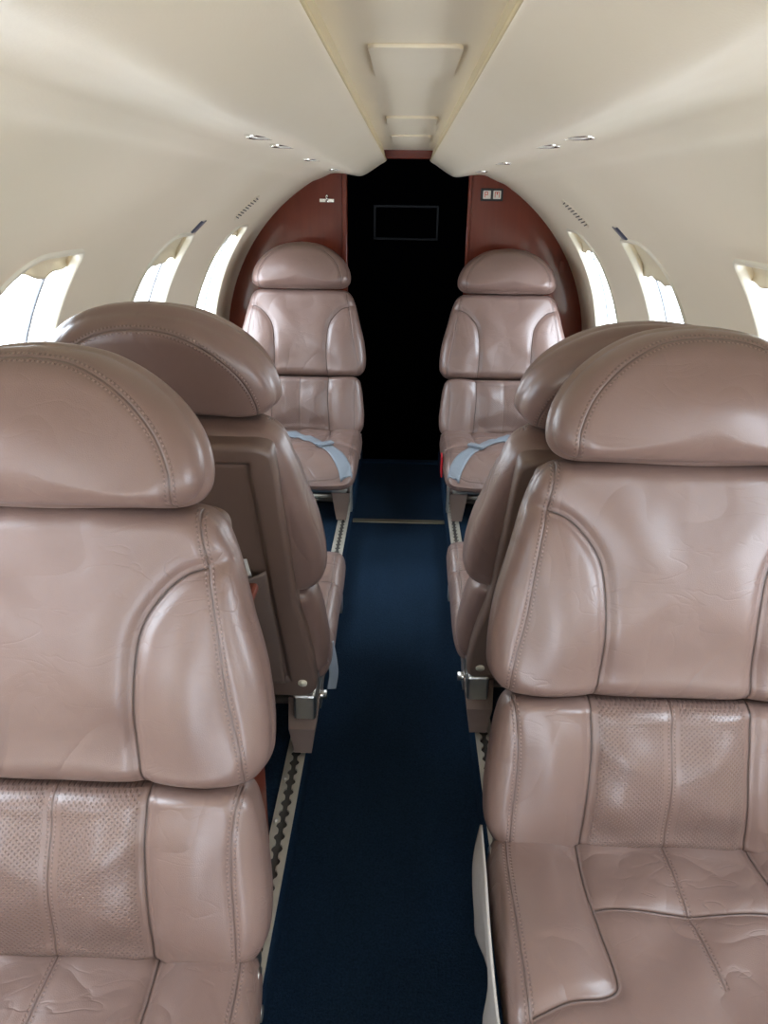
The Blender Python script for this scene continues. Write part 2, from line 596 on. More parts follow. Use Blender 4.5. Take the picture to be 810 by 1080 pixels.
def cushion(name, half, nf, nb, r, center, crown=0.012, bolster=None, edge=None, cross=None, center_seam=None,
            mats=None, M_=520, RI=70, orient='back', relief=None, bulge=0.006, side_r=None, edge_both=False, rb=None,
            groove=0.006, pol=None):
    """soft cushion: outline 'half' is the x>=0 half from bottom centre to top centre in (x, s).
    n is the direction the cushion faces."""
    H = catmull(half, 14)
    full = np.vstack([H, (H[1:-1] * np.array([-1, 1]))[::-1]])
    B, per = resample(full, M_)
    cx, cs = center
    rad = np.hypot(B[:, 0] - cx, B[:, 1] - cs)
    rb = rb or r * 0.8
    rings = []   # (mode, value, n) : fraction of radius or inset
    for j in range(1, RI + 1):
        rings.append(('i', j / RI, nf, 0))
    K = 14
    for k in range(1, K + 1):
        a = PI / 2 * k / K
        rings.append(('e', r * (1 - math.sin(a)), nf - r * (1 - math.cos(a)), 1))
    ns = 10
    z0, z1 = nf - r, nb + rb
    for k in range(1, ns):
        u = k / ns
        rings.append(('e', -bulge * math.sin(PI * u), z0 + (z1 - z0) * u, 1))
    for k in range(0, 9):
        a = PI / 2 * k / 8
        rings.append(('e', rb * (1 - math.cos(a)), nb + rb * (1 - math.sin(a)), 2))
    for j in (0.7, 0.35):
        rings.append(('b', j, nb, 2))
    V = []
    fr = 1 - r / rad                       # radius fraction where the edge rounding starts
    for mode, v, n, tag in rings:
        if mode == 'i':
            f = fr * v
        elif mode == 'e':
            f = 1 - v / rad
        else:
            f = (1 - rb / rad) * v
        X = cx + (B[:, 0] - cx) * f
        Sx = cs + (B[:, 1] - cs) * f
        V.append(np.stack([X, Sx, np.full(M_, n)], 1))
    V = np.array(V)                         # rings x M x 3
    X = V[..., 0]
    Sx = V[..., 1]
    nn = V[..., 2].copy()
    frontw = np.clip((nn - (nb + rb)) / max(1e-6, (nf - r * 0.3) - (nb + rb)), 0, 1)
    ff = np.array([v if md == 'i' else 1.0 for md, v, n_, tg in rings])[:, None] * np.ones(X.shape)
    cw = (1 - ff ** 2) ** 2
    if edge_both:
        u_ = np.clip((Sx - 0.526) / (0.682 - 0.526), 0, 1)
        cw = np.clip(1 - (X / 0.165) ** 2, 0, 1) ** 2 * np.sin(PI * u_ ** 0.85) ** 2
    nn = nn + crown * cw * frontw
    sd = np.full((*X.shape, 3), 1.0)
    sl = np.zeros((*X.shape, 3))
    sc = np.ones(X.shape)
    if bolster is not None:
        L_ = catmull(bolster, 10)
        d, al = poly_dist(np.abs(X), Sx, L_)
        sd[..., 0] = d                      # + outside (bolster), - in the middle panel
        sl[..., 0] = al
        nn -= groove * np.exp(-(d / 0.010) ** 2) * frontw
        nn -= groove * 0.7 * np.exp(-(d / 0.028) ** 2) * frontw
    if center_seam:
        sd[..., 1] = X
        sl[..., 1] = Sx
        nn -= groove * 0.35 * np.exp(-(X / 0.012) ** 2) * frontw
    if edge is not None:
        L_ = catmull(edge, 10)
        d, al = poly_dist(np.abs(X), Sx, L_)
        sd[..., 2] = d
        sl[..., 2] = al
        nn -= 0.0016 * np.exp(-(d / 0.006) ** 2) * frontw
        if bolster is not None:
            sd[..., 0] = np.where(d < -0.0005, 0.05, sd[..., 0])
        sc = np.where(d < 0, 1.0, sc)
    if cross is not None:
        sc0 = Sx - cross
        inm = np.clip((0.118 - np.abs(X)) / 0.01, 0, 1)
        nn -= groove * 0.7 * np.exp(-((Sx - cross) / 0.012) ** 2) * inm * frontw
        sc = np.where(np.abs(X) < 0.114, sc0, 0.05 + np.abs(X))
    if relief is not None:
        nn += relief(X, Sx) * frontw
    if side_r is not None:
        pass
    mask = np.zeros(X.shape)
    for i, (mode, v, n, tag) in enumerate(rings):
        mask[i] = 1.0 if tag == 0 or (tag == 1 and n > nf - r * 1.02) else 0.0
    if edge_both:
        mask[:] = 1.0
    if center_seam is not None and center_seam is not True:
        lo, hi = center_seam
        sd[..., 1] = np.where((Sx > lo) & (Sx < hi), X, 1.0)
    R_ = len(rings)
    flat = np.stack([X, Sx, nn], -1).reshape(-1, 3)
    c_f = flat[:M_].mean(0)
    c_f[0], c_f[1] = cx, cs
    c_b = np.array([cx, cs, nb])
    allv = np.vstack([flat, c_f, c_b])
    F = []
    for i in range(R_ - 1):
        a = i * M_
        b = a + M_
        for k in range(M_):
            k2 = (k + 1) % M_
            F.append((a + k, b + k, b + k2, a + k2))
    nc = R_ * M_
    for k in range(M_):
        F.append((nc, k, (k + 1) % M_))
        F.append((nc + 1, (R_ - 1) * M_ + (k + 1) % M_, (R_ - 1) * M_ + k))
    if pol is not None:
        allv = pol(allv)
    # into seat space: back cushions stand (x, -n, s); the seat lies (x, -s, n)
    if orient == 'back':
        P = np.stack([allv[:, 0], -allv[:, 2], allv[:, 1]], 1)
    else:
        P = np.stack([allv[:, 0], -allv[:, 1], allv[:, 2]], 1)
        F = [f[::-1] for f in F]
        F = [f[::-1] for f in F]
    me = np_mesh(name, P, F, mats)

    def vec_attr(nm, A, extra):
        at = me.attributes.new(nm, 'FLOAT_VECTOR', 'POINT')
        A = np.vstack([A.reshape(-1, 3), np.tile(extra, (2, 1))]).astype(np.float32)
        at.data.foreach_set('vector', A.ravel())

    def f_attr(nm, A, extra):
        at = me.attributes.new(nm, 'FLOAT', 'POINT')
        A = np.concatenate([A.ravel(), extra]).astype(np.float32)
        at.data.foreach_set('value', A)
    ctr = np.array([-0.09 if bolster is not None else 1.0, 0.0 if center_seam else 1.0, 0.15])
    vec_attr('seam_distance', sd, ctr)
    vec_attr('seam_length', sl, np.array([0, cs, 0]))
    f_attr('seam_cross', sc, [0.03, 0.03])
    f_attr('seam_mask', mask, [1.0, 0.0])
    import bmesh
    bm = bmesh.new()
    bm.from_mesh(me)
    bmesh.ops.recalc_face_normals(bm, faces=bm.faces)
    bm.to_mesh(me)
    bm.free()
    return me


# ------------------------------------------------------------------ cabin shell
PROF = [(0.0905, 1.222), (0.086, 1.200), (0.0815, 1.188), (0.0835, 1.1835), (0.105, 1.171), (0.135, 1.152), (0.158, 1.1385), (0.172, 1.133), (0.186, 1.1315),
        (0.21, 1.1345), (0.245, 1.1395), (0.275, 1.1405), (0.292, 1.1375), (0.308, 1.1305), (0.333, 1.1200), (0.3585, 1.111)]
for ad in range(57, -37, -3):
    a = math.radians(ad)
    PROF.append((R0 * math.cos(a), CZW + R0 * math.sin(a)))
PROF_S = catmull(PROF, 5)
PL = np.concatenate([[0], np.cumsum(np.linalg.norm(np.diff(PROF_S, axis=0), axis=1))])


def on_wall(side, y, L, off=0.0):
    """point of the liner at arc length L; off>0 goes outwards"""
    x = np.interp(L, PL, PROF_S[:, 0])
    z = np.interp(L, PL, PROF_S[:, 1])
    e = 0.004
    dx = np.interp(L + e, PL, PROF_S[:, 0]) - np.interp(L - e, PL, PROF_S[:, 0])
    dz = np.interp(L + e, PL, PROF_S[:, 1]) - np.interp(L - e, PL, PROF_S[:, 1])
    q = math.hypot(dx, dz)
    nx, nz = -dz / q, dx / q                # outward on the right side
    return Vector((CXW + side * (x + nx * off), y, z + nz * off))


def L_of_angle(deg):
    x = R0 * math.cos(math.radians(deg))
    z = CZW + R0 * math.sin(math.radians(deg))
    i = np.argmin(np.hypot(PROF_S[:, 0] - x, PROF_S[:, 1] - z))
    return PL[i]


LT, LB = L_of_angle(41.5), L_of_angle(7.5)


def win_loop(wy, grow=0.0, n=7):
    """window opening in (y, L): straight far edge that leans, rounded corners"""
    nearx = wy - 0.130 - grow
    pts = []
    H = LB - LT

    def far(L):
        return wy + 0.112 + 0.10 * (L - LT) / H + grow

    def near(L):
        return wy - 0.135 + 0.03 * (L - LT) / H - grow
    top, bot = LT - grow, LB + grow
    rn, rf, rb_ = 0.105, 0.028, 0.07
    C = [((far(top) - rf, top + rf), rf, -90, 0), ((far(bot) - rb_, bot - rb_), rb_, 0, 90),
         ((near(bot) + rb_, bot - rb_), rb_, 90, 180), ((near(top) + rn, top + rn), rn, 180, 270)]
    for (c, r_, a0, a1) in C:
        for k in range(n + 1):
            a = math.radians(a0 + (a1 - a0) * k / n)
            pts.append((c[0] + r_ * math.cos(a), c[1] + r_ * math.sin(a)))
    out = []
    # densify straight runs
    for i in range(len(pts)):
        p, q = pts[i], pts[(i + 1) % len(pts)]
        d = math.hypot(q[0] - p[0], q[1] - p[1])
        k = max(1, int(d / 0.02))
        for j in range(k):
            out.append((p[0] + (q[0] - p[0]) * j / k, p[1] + (q[1] - p[1]) * j / k))
    return out


def inside(p, loop):
    c = False
    n = len(loop)
    for i in range(n):
        a, b = loop[i], loop[(i + 1) % n]
        if (a[1] > p[1]) != (b[1] > p[1]):
            if p[0] < (b[0] - a[0]) * (p[1] - a[1]) / (b[1] - a[1]) + a[0]:
                c = not c
    return c


LMAX = PL[-1]


def make_wall(name, side):
    loops = [win_loop(w) for w in WY]
    verts = []
    edges = []
    # structured points
    ys = np.linspace(Y_BACK, Y_FRONT, 130)
    Ls = list(PL[PL < L_of_angle(57)]) + list(np.linspace(L_of_angle(57), LMAX, 52))
    pts = []
    for y in ys:
        for L in Ls:
            if L < LT - 0.02 or L > LB + 0.02:
                pts.append((y, L))
                continue
            near = False
            for lp, w in zip(loops, WY):
                if abs(y - w) < 0.30:
                    if inside((y, L), lp) or min(math.hypot(y - q[0], L - q[1]) for q in lp) < 0.012:
                        near = True
                        break
            if not near:
                pts.append((y, L))
    verts = [Vector(p) for p in pts]
    for lp in loops:
        b = len(verts)
        verts += [Vector(p) for p in lp]
        edges += [(b + i, b + (i + 1) % len(lp)) for i in range(len(lp))]
    v2, e2, f2, *_ = delaunay_2d_cdt(verts, edges, [], 0, 1e-6)
    F = []
    for f in f2:
        c = sum((v2[i] for i in f), Vector((0, 0))) / len(f)
        hole = False
        for lp, w in zip(loops, WY):
            if abs(c.x - w) < 0.32 and inside((c.x, c.y), lp):
                hole = True
                break
        if not hole:
            F.append(f)
    V = [on_wall(side, v.x, v.y) for v in v2]
    lip = PL[10]
    fm = [1 if sum(v2[i].y for i in f) / len(f) < lip else 0 for f in F]
    me = np_mesh(name, V, F, [M['liner'], M['lip']], fmat=fm)
    o = bpy.data.objects.new(name, me)
    link(o, kind='structure')
    return o


def strip(name, loops3, mat, parent, closed=True, **kw):
    V = []
    F = []
    n = len(loops3[0])
    for lp in loops3:
        V += [tuple(p) for p in lp]
    for i in range(len(loops3) - 1):
        for k in range(n if closed else n - 1):
            F.append((i * n + k, i * n + (k + 1) % n, (i + 1) * n + (k + 1) % n, (i + 1) * n + k))
    me = np_mesh(name, V, F, mat)
    o = bpy.data.objects.new(name, me)
    return link(o, parent, **kw)


def make_window(idx, side, wy):
    base = win_loop(wy)
    cy = sum(p[0] for p in base) / len(base)
    cl = sum(p[1] for p in base) / len(base)

    def sh(g):
        out = []
        for p in base:
            d = math.hypot(p[0] - cy, p[1] - cl)
            out.append((p[0] + (p[0] - cy) / d * g, p[1] + (p[1] - cl) / d * g))
        return out
    prof = [(0.0, 0.0), (0.001, 0.004), (0.005, 0.022), (0.009, 0.045)]
    root = strip('window_%d' % idx, [[on_wall(side, *q, off=o_) for q in sh(g)] for g, o_ in prof], M['liner'], None, kind='structure')
    # rim moulding standing proud of the liner
    rim = [(0.009, 0.001), (0.007, -0.004), (0.001, -0.005), (-0.003, -0.001), (-0.003, 0.010)]
    strip('window_frame', [[on_wall(side, *q, off=o_) for q in sh(g)] for g, o_ in rim], M['frame'], root)
    # pane
    lp = sh(0.009)
    V = [tuple(on_wall(side, *q, off=0.044)) for q in lp]
    n = len(V)
    V2, F = list(V), []
    prev = list(range(n))
    for t in (0.75, 0.5, 0.25):
        b = len(V2)
        V2 += [tuple(on_wall(side, cy + (q[0] - cy) * t, cl + (q[1] - cl) * t, off=0.044)) for q in lp]
        cur = list(range(b, b + n))
        F += [(prev[k], prev[(k + 1) % n], cur[(k + 1) % n], cur[k]) for k in range(n)]
        prev = cur
    F.append(tuple(prev))
    me = np_mesh('pane', V2, F, M['glass'])
    link(bpy.data.objects.new('pane', me), root)
    # pull-down shade, drawn part way, with a gathered hem
    sh_l = {(-1, 3): 0.10, (-1, 4): 0.20, (-1, 5): 0.10, (1, 3): 0.12, (1, 4): 0.27, (1, 5): 0.20}.get((side, WY.index(wy)), 0.15) * (LB - LT)
    NU, NV = 60, 16
    V = []
    for j in range(NV + 1):
        L = LT + 0.004 + sh_l * j / NV
        u0 = min(q[0] for q in base if abs(q[1] - L) < 0.03)
        u1 = max(q[0] for q in base if abs(q[1] - L) < 0.03)
        for i in range(NU + 1):
            y = u0 + (u1 - u0) * i / NU
            hem = max(0, (j / NV - 0.72) / 0.28)
            off = 0.020 - hem * 0.005 - hem * 0.5 * hem * 0.010 - 0.4 * 0.004 * hem * math.sin(i * 0.5 + wy)
            LL = L + hem * (0.007 * math.sin(i / NU * 7 + wy * 3) + 0.003 * math.sin(i / NU * 15 + side))
            V.append(tuple(on_wall(side, y, LL, off=off)))
    F = [(j * (NU + 1) + i, j * (NU + 1) + i + 1, (j + 1) * (NU + 1) + i + 1, (j + 1) * (NU + 1) + i) for j in range(NV) for i in range(NU)]
    me = np_mesh('window_shade', V, F, M['shade'])
    s_ = link(bpy.data.objects.new('window_shade', me), root)
    md = s_.modifiers.new('thickness', 'SOLIDIFY')
    md.thickness = 0.002
    # vertical guide rib in the reveal
    y0 = wy + 0.085
    MB().tube([on_wall(side, y0 + 0.10 * k / 12, LT + 0.006 + (LB - LT) * k / 12, off=0.030) for k in range(13)], 0.0032, 8).build('guide_rib', M['rib'], root)
    y0 = wy - 0.02
    MB().tube([on_wall(side, y0 + 0.05 * k / 12, LT + 0.006 + (LB - LT) * k / 12, off=0.040) for k in range(13)], 0.0024, 8).build('guide_rib', M['rib'], root)
    return root


make_wall('wall_left', -1)
make_wall('wall_right', 1)
k = 1
for side in (-1, 1):
    for wy in WY:
        make_window(k, side, wy)
        k += 1

# ceiling centre panel
mb = MB()
mb.box((CXW - 0.095, Y_BACK, 1.221), (CXW + 0.095, Y_FRONT + 0.02, 1.235))
mb.build('ceiling', M['liner'], kind='structure')
# yellowed piping along the inner lips
for i, sd in enumerate((-1, 1)):
    t_ = MB()
    t_.tube([(CXW + sd * 0.0825, y, 1.1880) for y in np.linspace(Y_BACK, Y_FRONT, 40)], 0.0030, 8)
    t_.build('trim_%d' % (i + 1), M['piping'], kind='structure')
# unseen end wall added behind the camera, opening kept small to limit daylight
mb = MB()
pts = [(CXW + R0 * math.cos(math.radians(a)), CZW + R0 * math.sin(math.radians(a))) for a in range(-36, 217, 6)]
hole = [(-0.34, 0.05), (0.34, 0.05), (0.34, 1.08), (-0.34, 1.08)]
mb.prism([(-0.8, 0.0), (-0.22, 0.0), (-0.22, 1.0), (0.22, 1.0), (0.22, 0.0), (0.8, 0.0), (0.8, 1.25), (-0.8, 1.25)], 'y', Y_BACK - 0.03, Y_BACK)
mb.build('wall_rear_added', M['liner'], kind='structure')

# floor: sunken aisle and raised seat platforms
mb = MB()
mb.box((-0.163, Y_BACK, -0.03), (0.163, 2.40, 0.0))
mb.box((-0.185, 2.40, -0.03), (0.185, 3.05, 0.0))
mb.build('floor', M['carpet'], kind='structure')
for i, sd in enumerate((-1, 1)):
    mb = MB()
    prof = [(0.163, -0.03), (0.163, 0.045), (0.166, 0.055), (0.171, 0.0595), (0.62, 0.0595), (0.62, -0.03)]
    mb.prism([(sd * p, q) for p, q in prof], 'y', Y_BACK, 3.05)
    mb.build('floor_platform_' + ('left', 'right')[i], M['carpet2'], kind='structure')

# cockpit-side bulkhead of glossy mahogany
def arch_x(z):
    ok = PROF_S[:, 1]
    i = np.argsort(ok)
    return np.interp(z, ok[i], PROF_S[i, 0])


def bulkhead(name, side, xin):
    pts = [(xin, 0.03), (xin, 1.150)]
    for x in (0.27, 0.32, 0.38, 0.44):
        z = np.interp(x, PROF_S[:, 0][8:70], PROF_S[:, 1][8:70]) + 0.006
        pts.append((x, z))
    for a in range(48, -40, -6):
        pts.append(((R0 + 0.004) * math.cos(math.radians(a)), CZW + (R0 + 0.004) * math.sin(math.radians(a))))
    m_ = MB()
    m_.prism([(CXW + side * x, z) for x, z in pts], 'y', Y_FRONT - 0.012, Y_FRONT + 0.02)
    o = m_.build(name, M['wood'], kind='structure')
    return o


bulkhead('wall_bulkhead_left', -1, 0.229)
bulkhead('wall_bulkhead_right', 1, 0.238)
mb = MB()
mb.box((-0.243, Y_FRONT - 0.024, 0.0), (-0.224, Y_FRONT - 0.010, 1.150), 0.004)
mb.build('trim_3', M['woodh'], kind='structure')
mb = MB()
mb.box((0.233, Y_FRONT - 0.020, 0.0), (0.247, Y_FRONT - 0.010, 1.150), 0.004)
mb.build('trim_4', M['woodh'], kind='structure')
mb = MB()
mb.box((-0.10, Y_FRONT - 0.012, 1.192), (0.11, Y_FRONT + 0.02, 1.225), 0.002)
mb.build('trim_5', M['woodh'], kind='structure')
# valance end caps left and right above the doorway
for nm, sd in (('trim_6', -1), ('trim_7', 1)):
    m_ = MB()
    pp = [(CXW + sd * x, z) for x, z in PROF_S[:62]] + [(CXW + sd * 0.30, 1.25), (CXW + sd * 0.09, 1.25)]
    m_.prism(pp, 'y', Y_FRONT - 0.010, Y_FRONT + 0.004)
    m_.build(nm, M['liner'], kind='structure')

# compartment past the doorway, its darkness put into the wall colour
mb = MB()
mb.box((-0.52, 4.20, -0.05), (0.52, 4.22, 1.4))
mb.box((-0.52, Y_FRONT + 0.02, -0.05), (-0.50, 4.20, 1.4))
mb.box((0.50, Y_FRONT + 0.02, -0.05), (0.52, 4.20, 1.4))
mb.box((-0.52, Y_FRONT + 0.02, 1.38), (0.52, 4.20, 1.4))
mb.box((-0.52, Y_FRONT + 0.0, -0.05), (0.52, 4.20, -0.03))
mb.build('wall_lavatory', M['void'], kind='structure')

# ------------------------------------------------------------------ seats
S1, S2, S3 = 0.208, 0.522, 0.685


def relief_upper(X, S):
    a = np.abs(X)
    r = -0.010 * np.exp(-(X / 0.075) ** 2) * np.exp(-((S - 0.36) / 0.11) ** 2)
    r += 0.010 * np.exp(-((a - 0.155) / 0.04) ** 2) * np.exp(-((S - 0.32) / 0.10) ** 2)
    # soft creases radiating from the lower corners of the middle panel
    r += 0.0016 * np.sin(38 * (S - 0.45 * a) + 3 * np.sin(9 * X)) * np.exp(-((a - 0.07) / 0.05) ** 2)
    return r


def relief_lumbar(X, S):
    a = np.abs(X)
    r = 0.006 * np.exp(-((a - 0.055) / 0.03) ** 2) + 0.008 * np.exp(-((a - 0.155) / 0.035) ** 2)
    r = r * np.exp(-((S - 0.12) / 0.08) ** 2)
    r += 0.0013 * np.sin(70 * (S - 0.6 * a)) * np.exp(-((a - 0.06) / 0.04) ** 2)
    return r


def relief_seat(X, T):
    a = np.abs(X)
    r = 0.020 * np.clip((T - 0.02) / 0.3, 0, 1)
    r -= 0.012 * np.exp(-(X / 0.10) ** 2) * np.exp(-((T - 0.13) / 0.10) ** 2)
    r += 0.012 * np.exp(-((a - 0.165) / 0.04) ** 2) * np.exp(-((T - 0.14) / 0.12) ** 2)
    r -= 0.075 * np.clip((T - 0.33) / 0.13, 0, 1) ** 2
    r += 0.0022 * np.sin(48 * (T + 0.35 * X) + 2 * np.sin(17 * X)) * np.exp(-((a - 0.03) / 0.07) ** 2)
    return r


head_half = [(0.0, S2 + .001), (0.09, S2 + .001), (0.146, S2 + .002), (0.163, S2 + .009), (0.173, 0.545), (0.174, 0.567), (0.166, 0.594), (0.147, 0.623),
             (0.112, 0.653), (0.070, 0.674), (0.035, 0.681), (0.0, 0.684)]
head_edge = [(0.145, 0.512), (0.149, 0.535), (0.149, 0.556), (0.137, 0.590), (0.118, 0.617), (0.090, 0.642), (0.055, 0.661), (0.025, 0.668), (-0.01, 0.670)]
up_half = [(0.0, S1 + .002), (0.10, S1 + .002), (0.190, S1 + .002), (0.218, 0.218), (0.234, 0.240), (0.237, 0.272), (0.229, 0.340), (0.213, 0.400), (0.195, 0.470),
           (0.180, 0.503), (0.162, 0.517), (0.120, 0.521), (0.0, 0.522)]
up_edge = [(0.212, 0.200), (0.210, 0.250), (0.196, 0.320), (0.186, 0.390), (0.174, 0.460), (0.162, 0.524)]
up_bol = [(0.176, 0.458), (0.150, 0.448), (0.125, 0.425), (0.105, 0.392), (0.097, 0.345), (0.095, 0.280), (0.100, 0.205)]
lu_half = [(0.0, -.004), (0.10, -.004), (0.195, -.008), (0.218, 0.000), (0.231, 0.020), (0.235, 0.060), (0.230, 0.120), (0.223, 0.170), (0.214, 0.196), (0.200, 0.206), (0.10, 0.206), (0.0, 0.206)]
lu_edge = [(0.204, -0.02), (0.202, 0.05), (0.198, 0.120), (0.200, 0.170), (0.206, 0.215)]
lu_bol = [(0.104, 0.215), (0.102, 0.130), (0.106, 0.060), (0.110, -0.01)]
se_half = [(0.0, -0.035), (0.12, -0.035), (0.198, -0.035), (0.222, -0.022), (0.231, 0.010), (0.232, 0.20), (0.231, 0.35), (0.226, 0.41), (0.206, 0.442), (0.17, 0.454), (0.0, 0.458)]
se_edge = [(0.202, -0.05), (0.209, 0.02), (0.211, 0.13), (0.211, 0.30), (0.207, 0.39), (0.18, 0.430), (0.12, 0.440), (-0.01, 0.443)]
se_bol = [(0.112, -0.04), (0.115, 0.02), (0.118, 0.07), (0.115, 0.13), (0.111, 0.18), (0.114, 0.203), (0.130, 0.214), (0.170, 0.221), (0.212, 0.236), (0.245, 0.243)]


def head_shape(v):
    # the pad leans slightly forward and thickens towards the bottom
    v = v.copy()
    k = np.clip((v[:, 1] - 0.52) / 0.16, 0, 1)
    v[:, 2] = v[:, 2] + 0.018 - 0.020 * k
    return v


ME = {}
ME['head'] = cushion('headrest', head_half, 0.045, -0.060, 0.040, (0, 0.585), 0.014, edge=head_edge, mats=M['head'], edge_both=True, pol=head_shape, rb=0.034, M_=640, RI=60)
ME['upper'] = cushion('back_cushion', up_half, 0.012, -0.075, 0.032, (0, 0.36), 0.016, bolster=up_bol, edge=up_edge, mats=M['upper'], relief=relief_upper, M_=900, RI=90, bulge=0.002)
ME['lumbar'] = cushion('lumbar_cushion', lu_half, 0.006, -0.070, 0.028, (0, 0.10), 0.014, bolster=lu_bol, edge=lu_edge, center_seam=True, mats=M['lumbar'], relief=relief_lumbar, M_=900, RI=90, bulge=0.001)
ME['seat'] = cushion('seat_cushion', se_half, 0.0, -0.072, 0.030, (0, 0.20), 0.012, bolster=se_bol, edge=se_edge, cross=0.10, center_seam=(-1, 0.205), mats=M['cushion'], relief=relief_seat,
                     M_=900, RI=100, orient='seat', bulge=0.001)


def back_shell_meshes():
    # padded outer shell with a raised frame round a sunken panel (behind the cushions)
    half = [(0.0, -0.03), (0.15, -0.03), (0.196, -0.028), (0.212, -0.012), (0.213, 0.05), (0.206, 0.12), (0.193, 0.20), (0.188, 0.30), (0.183, 0.40), (0.179, 0.480), (0.174, 0.504), (0.158, 0.513), (0.12, 0.515), (0.0, 0.515)]

    def rel(X, S):
        # inner window of the frame: sunken by 6 mm
        a = np.abs(X)
        lim = np.interp(S, [0.0, 0.2, 0.47], [0.165, 0.152, 0.138])
        d1 = lim - a
        d2 = 0.482 - S
        d3 = S - 0.02
        d = np.minimum(np.minimum(d1, d2), d3)
        k = 1 / (1 + np.exp(-d / 0.0022))
        return -0.007 * k - 0.004 * np.exp(-(d / 0.004) ** 2)
    me = cushion('back_shell', half, 0.024, -0.022, 0.010, (0, 0.22), 0.0, mats=M['shell'], relief=rel, M_=900, RI=120, bulge=0.0)
    # turn to face backwards
    n = len(me.vertices)
    co = np.zeros(n * 3, np.float32)
    me.vertices.foreach_get('co', co)
    co = co.reshape(-1, 3)
    co[:, 1] = -co[:, 1] + 0.072
    co[:, 0] *= -1
    me.vertices.foreach_set('co', co.ravel())
    me.update()
    return me


ME['shell'] = back_shell_meshes()


def pocket_mesh():
    V, F = [], []
    NU, NV = 60, 40
    for j in range(NV + 1):
        v = j / NV
        for i in range(NU + 1):
            u = i / NU * 2 - 1
            w = 0.148 + 0.012 * (1 - v)
            x = u * w
            top = 0.265 + 0.020 * abs(u) ** 2 - 0.0
            s = 0.015 + (top - 0.015) * v
            # bulges out in the middle of its open top
            out = 0.006 + 0.026 * (v ** 1.5) * (1 - u ** 4) + 0.003 * math.sin(u * 9 + v * 6) * v
            V.append((x, 0.0925 + out, s))
    for j in range(NV):
        for i in range(NU):
            a = j * (NU + 1) + i
            F.append((a, a + 1, a + NU + 2, a + NU + 1))
    return np_mesh('magazine_pocket', V, F, M['pocket'])


ME['pocket'] = pocket_mesh()


def mirror_x(pts):
    return [(-x, y, z) for x, y, z in pts]


def base_meshes():
    d = {}
    for nm, s in (('L', -1), ('R', 1)):
        # upholstered leg, narrowing down to the floor track
        prof = [(0.085, 0.070), (-0.385, 0.067), (-0.392, 0.110), (-0.395, 0.168), (0.045, 0.168), (0.090, 0.13)]
        V = []
        for side_ in (0, 1):
            for y, z in prof:
                k_ = (z - 0.066) / 0.102
                x = (0.168 - 0.014 * k_) if side_ == 0 else (0.200 + 0.014 * k_)
                V.append((s * x, y, z))
        n_ = len(prof)
        F = [(k_, (k_ + 1) % n_, n_ + (k_ + 1) % n_, n_ + k_) for k_ in range(n_)] + [tuple(range(n_)), tuple(range(2 * n_ - 1, n_ - 1, -1))]
        d['leg' + nm] = ('leg', MB().add(V, F), M['skirt'])
        h = MB()
        a, b = sorted((s * .205, s * .213))
        h.prism([(-0.055, 0.17), (-0.060, 0.20), (-0.03, 0.250), (0.0, 0.262), (0.035, 0.255), (0.050, 0.23), (0.035, 0.17), (0.02, 0.125), (-0.01, 0.125)], 'x', a, b)
        d['br' + nm] = ('recline_bracket', h, M['metal'])
        p_ = MB().tube([(s * .203, 0.0, 0.235), (s * .228, 0.0, 0.235)], 0.014, 18)
        d['pv' + nm] = ('pivot_bolt', p_, M['metal'])
        p_ = MB().tube([(s * .203, 0.015, 0.155), (s * .224, 0.015, 0.155)], 0.009, 14)
        d['pw' + nm] = ('pivot_bolt', p_, M['metal'])
        a, b = sorted((s * .170, s * .211))
        d['hb' + nm] = ('hinge_block', MB().box((a, 0.035, 0.150), (b, 0.088, 0.205), 0.005), M['metal'])
        a, b = sorted((s * .214, s * .222))
        h = MB().box((a, -0.405, 0.105), (b, -0.375, 0.20), 0.003)
        d['fb' + nm] = ('front_bracket', h, M['metal'])
        d['ft' + nm] = ('foot_roller', MB().tube([(s * .178, -0.29, 0.074), (s * .190, -0.29, 0.074)], 0.0095, 14), M['metal'])
    d['pan'] = ('seat_pan', MB().box((-0.205, -0.40, 0.168), (0.205, 0.03, 0.186), 0.006), M['metal'])
    for i_, (y, z, r_) in enumerate(((-0.375, 0.150, 0.010), (-0.33, 0.118, 0.008), (0.0, 0.13, 0.009))):
        d['tube%d' % i_] = ('cross_tube', MB().tube([(-0.165, y, z), (0.165, y, z)], r_, 14), M['metal'])
    d['lever'] = ('recline_lever', MB().box((-0.10, -0.400, 0.138), (0.02, -0.352, 0.162), 0.006), M['frame'])
    return d


BM = base_meshes()


def ribbon(name, path, width, surf=None, mat=None, parent=None, thick=0.002, widthdir=None):
    """webbing strap through 3D points; widthdir is the direction across the strap"""
    P = catmull(path, 12)
    V, F = [], []
    for i, p in enumerate(P):
        d = P[min(i + 1, len(P) - 1)] - P[max(i - 1, 0)]
        d /= np.linalg.norm(d)
        wd = np.array(widthdir, float)
        wd = wd - d * wd.dot(d)
        wd /= np.linalg.norm(wd)
        for k in range(7):
            q = p + wd * width * (k / 6 - 0.5)
            if surf is not None:
                q = surf(q)
            V.append(tuple(q))
    for i in range(len(P) - 1):
        for k in range(6):
            F.append((i * 7 + k, i * 7 + k + 1, i * 7 + k + 8, i * 7 + k + 7))
    me = np_mesh(name, V, F, mat)
    o = link(bpy.data.objects.new(name, me), parent)
    md = o.modifiers.new('thickness', 'SOLIDIFY')
    md.thickness = thick
    md.offset = 0
    return o


ZH = 0.2521          # hinge height
SEAT_TILT = 0.03


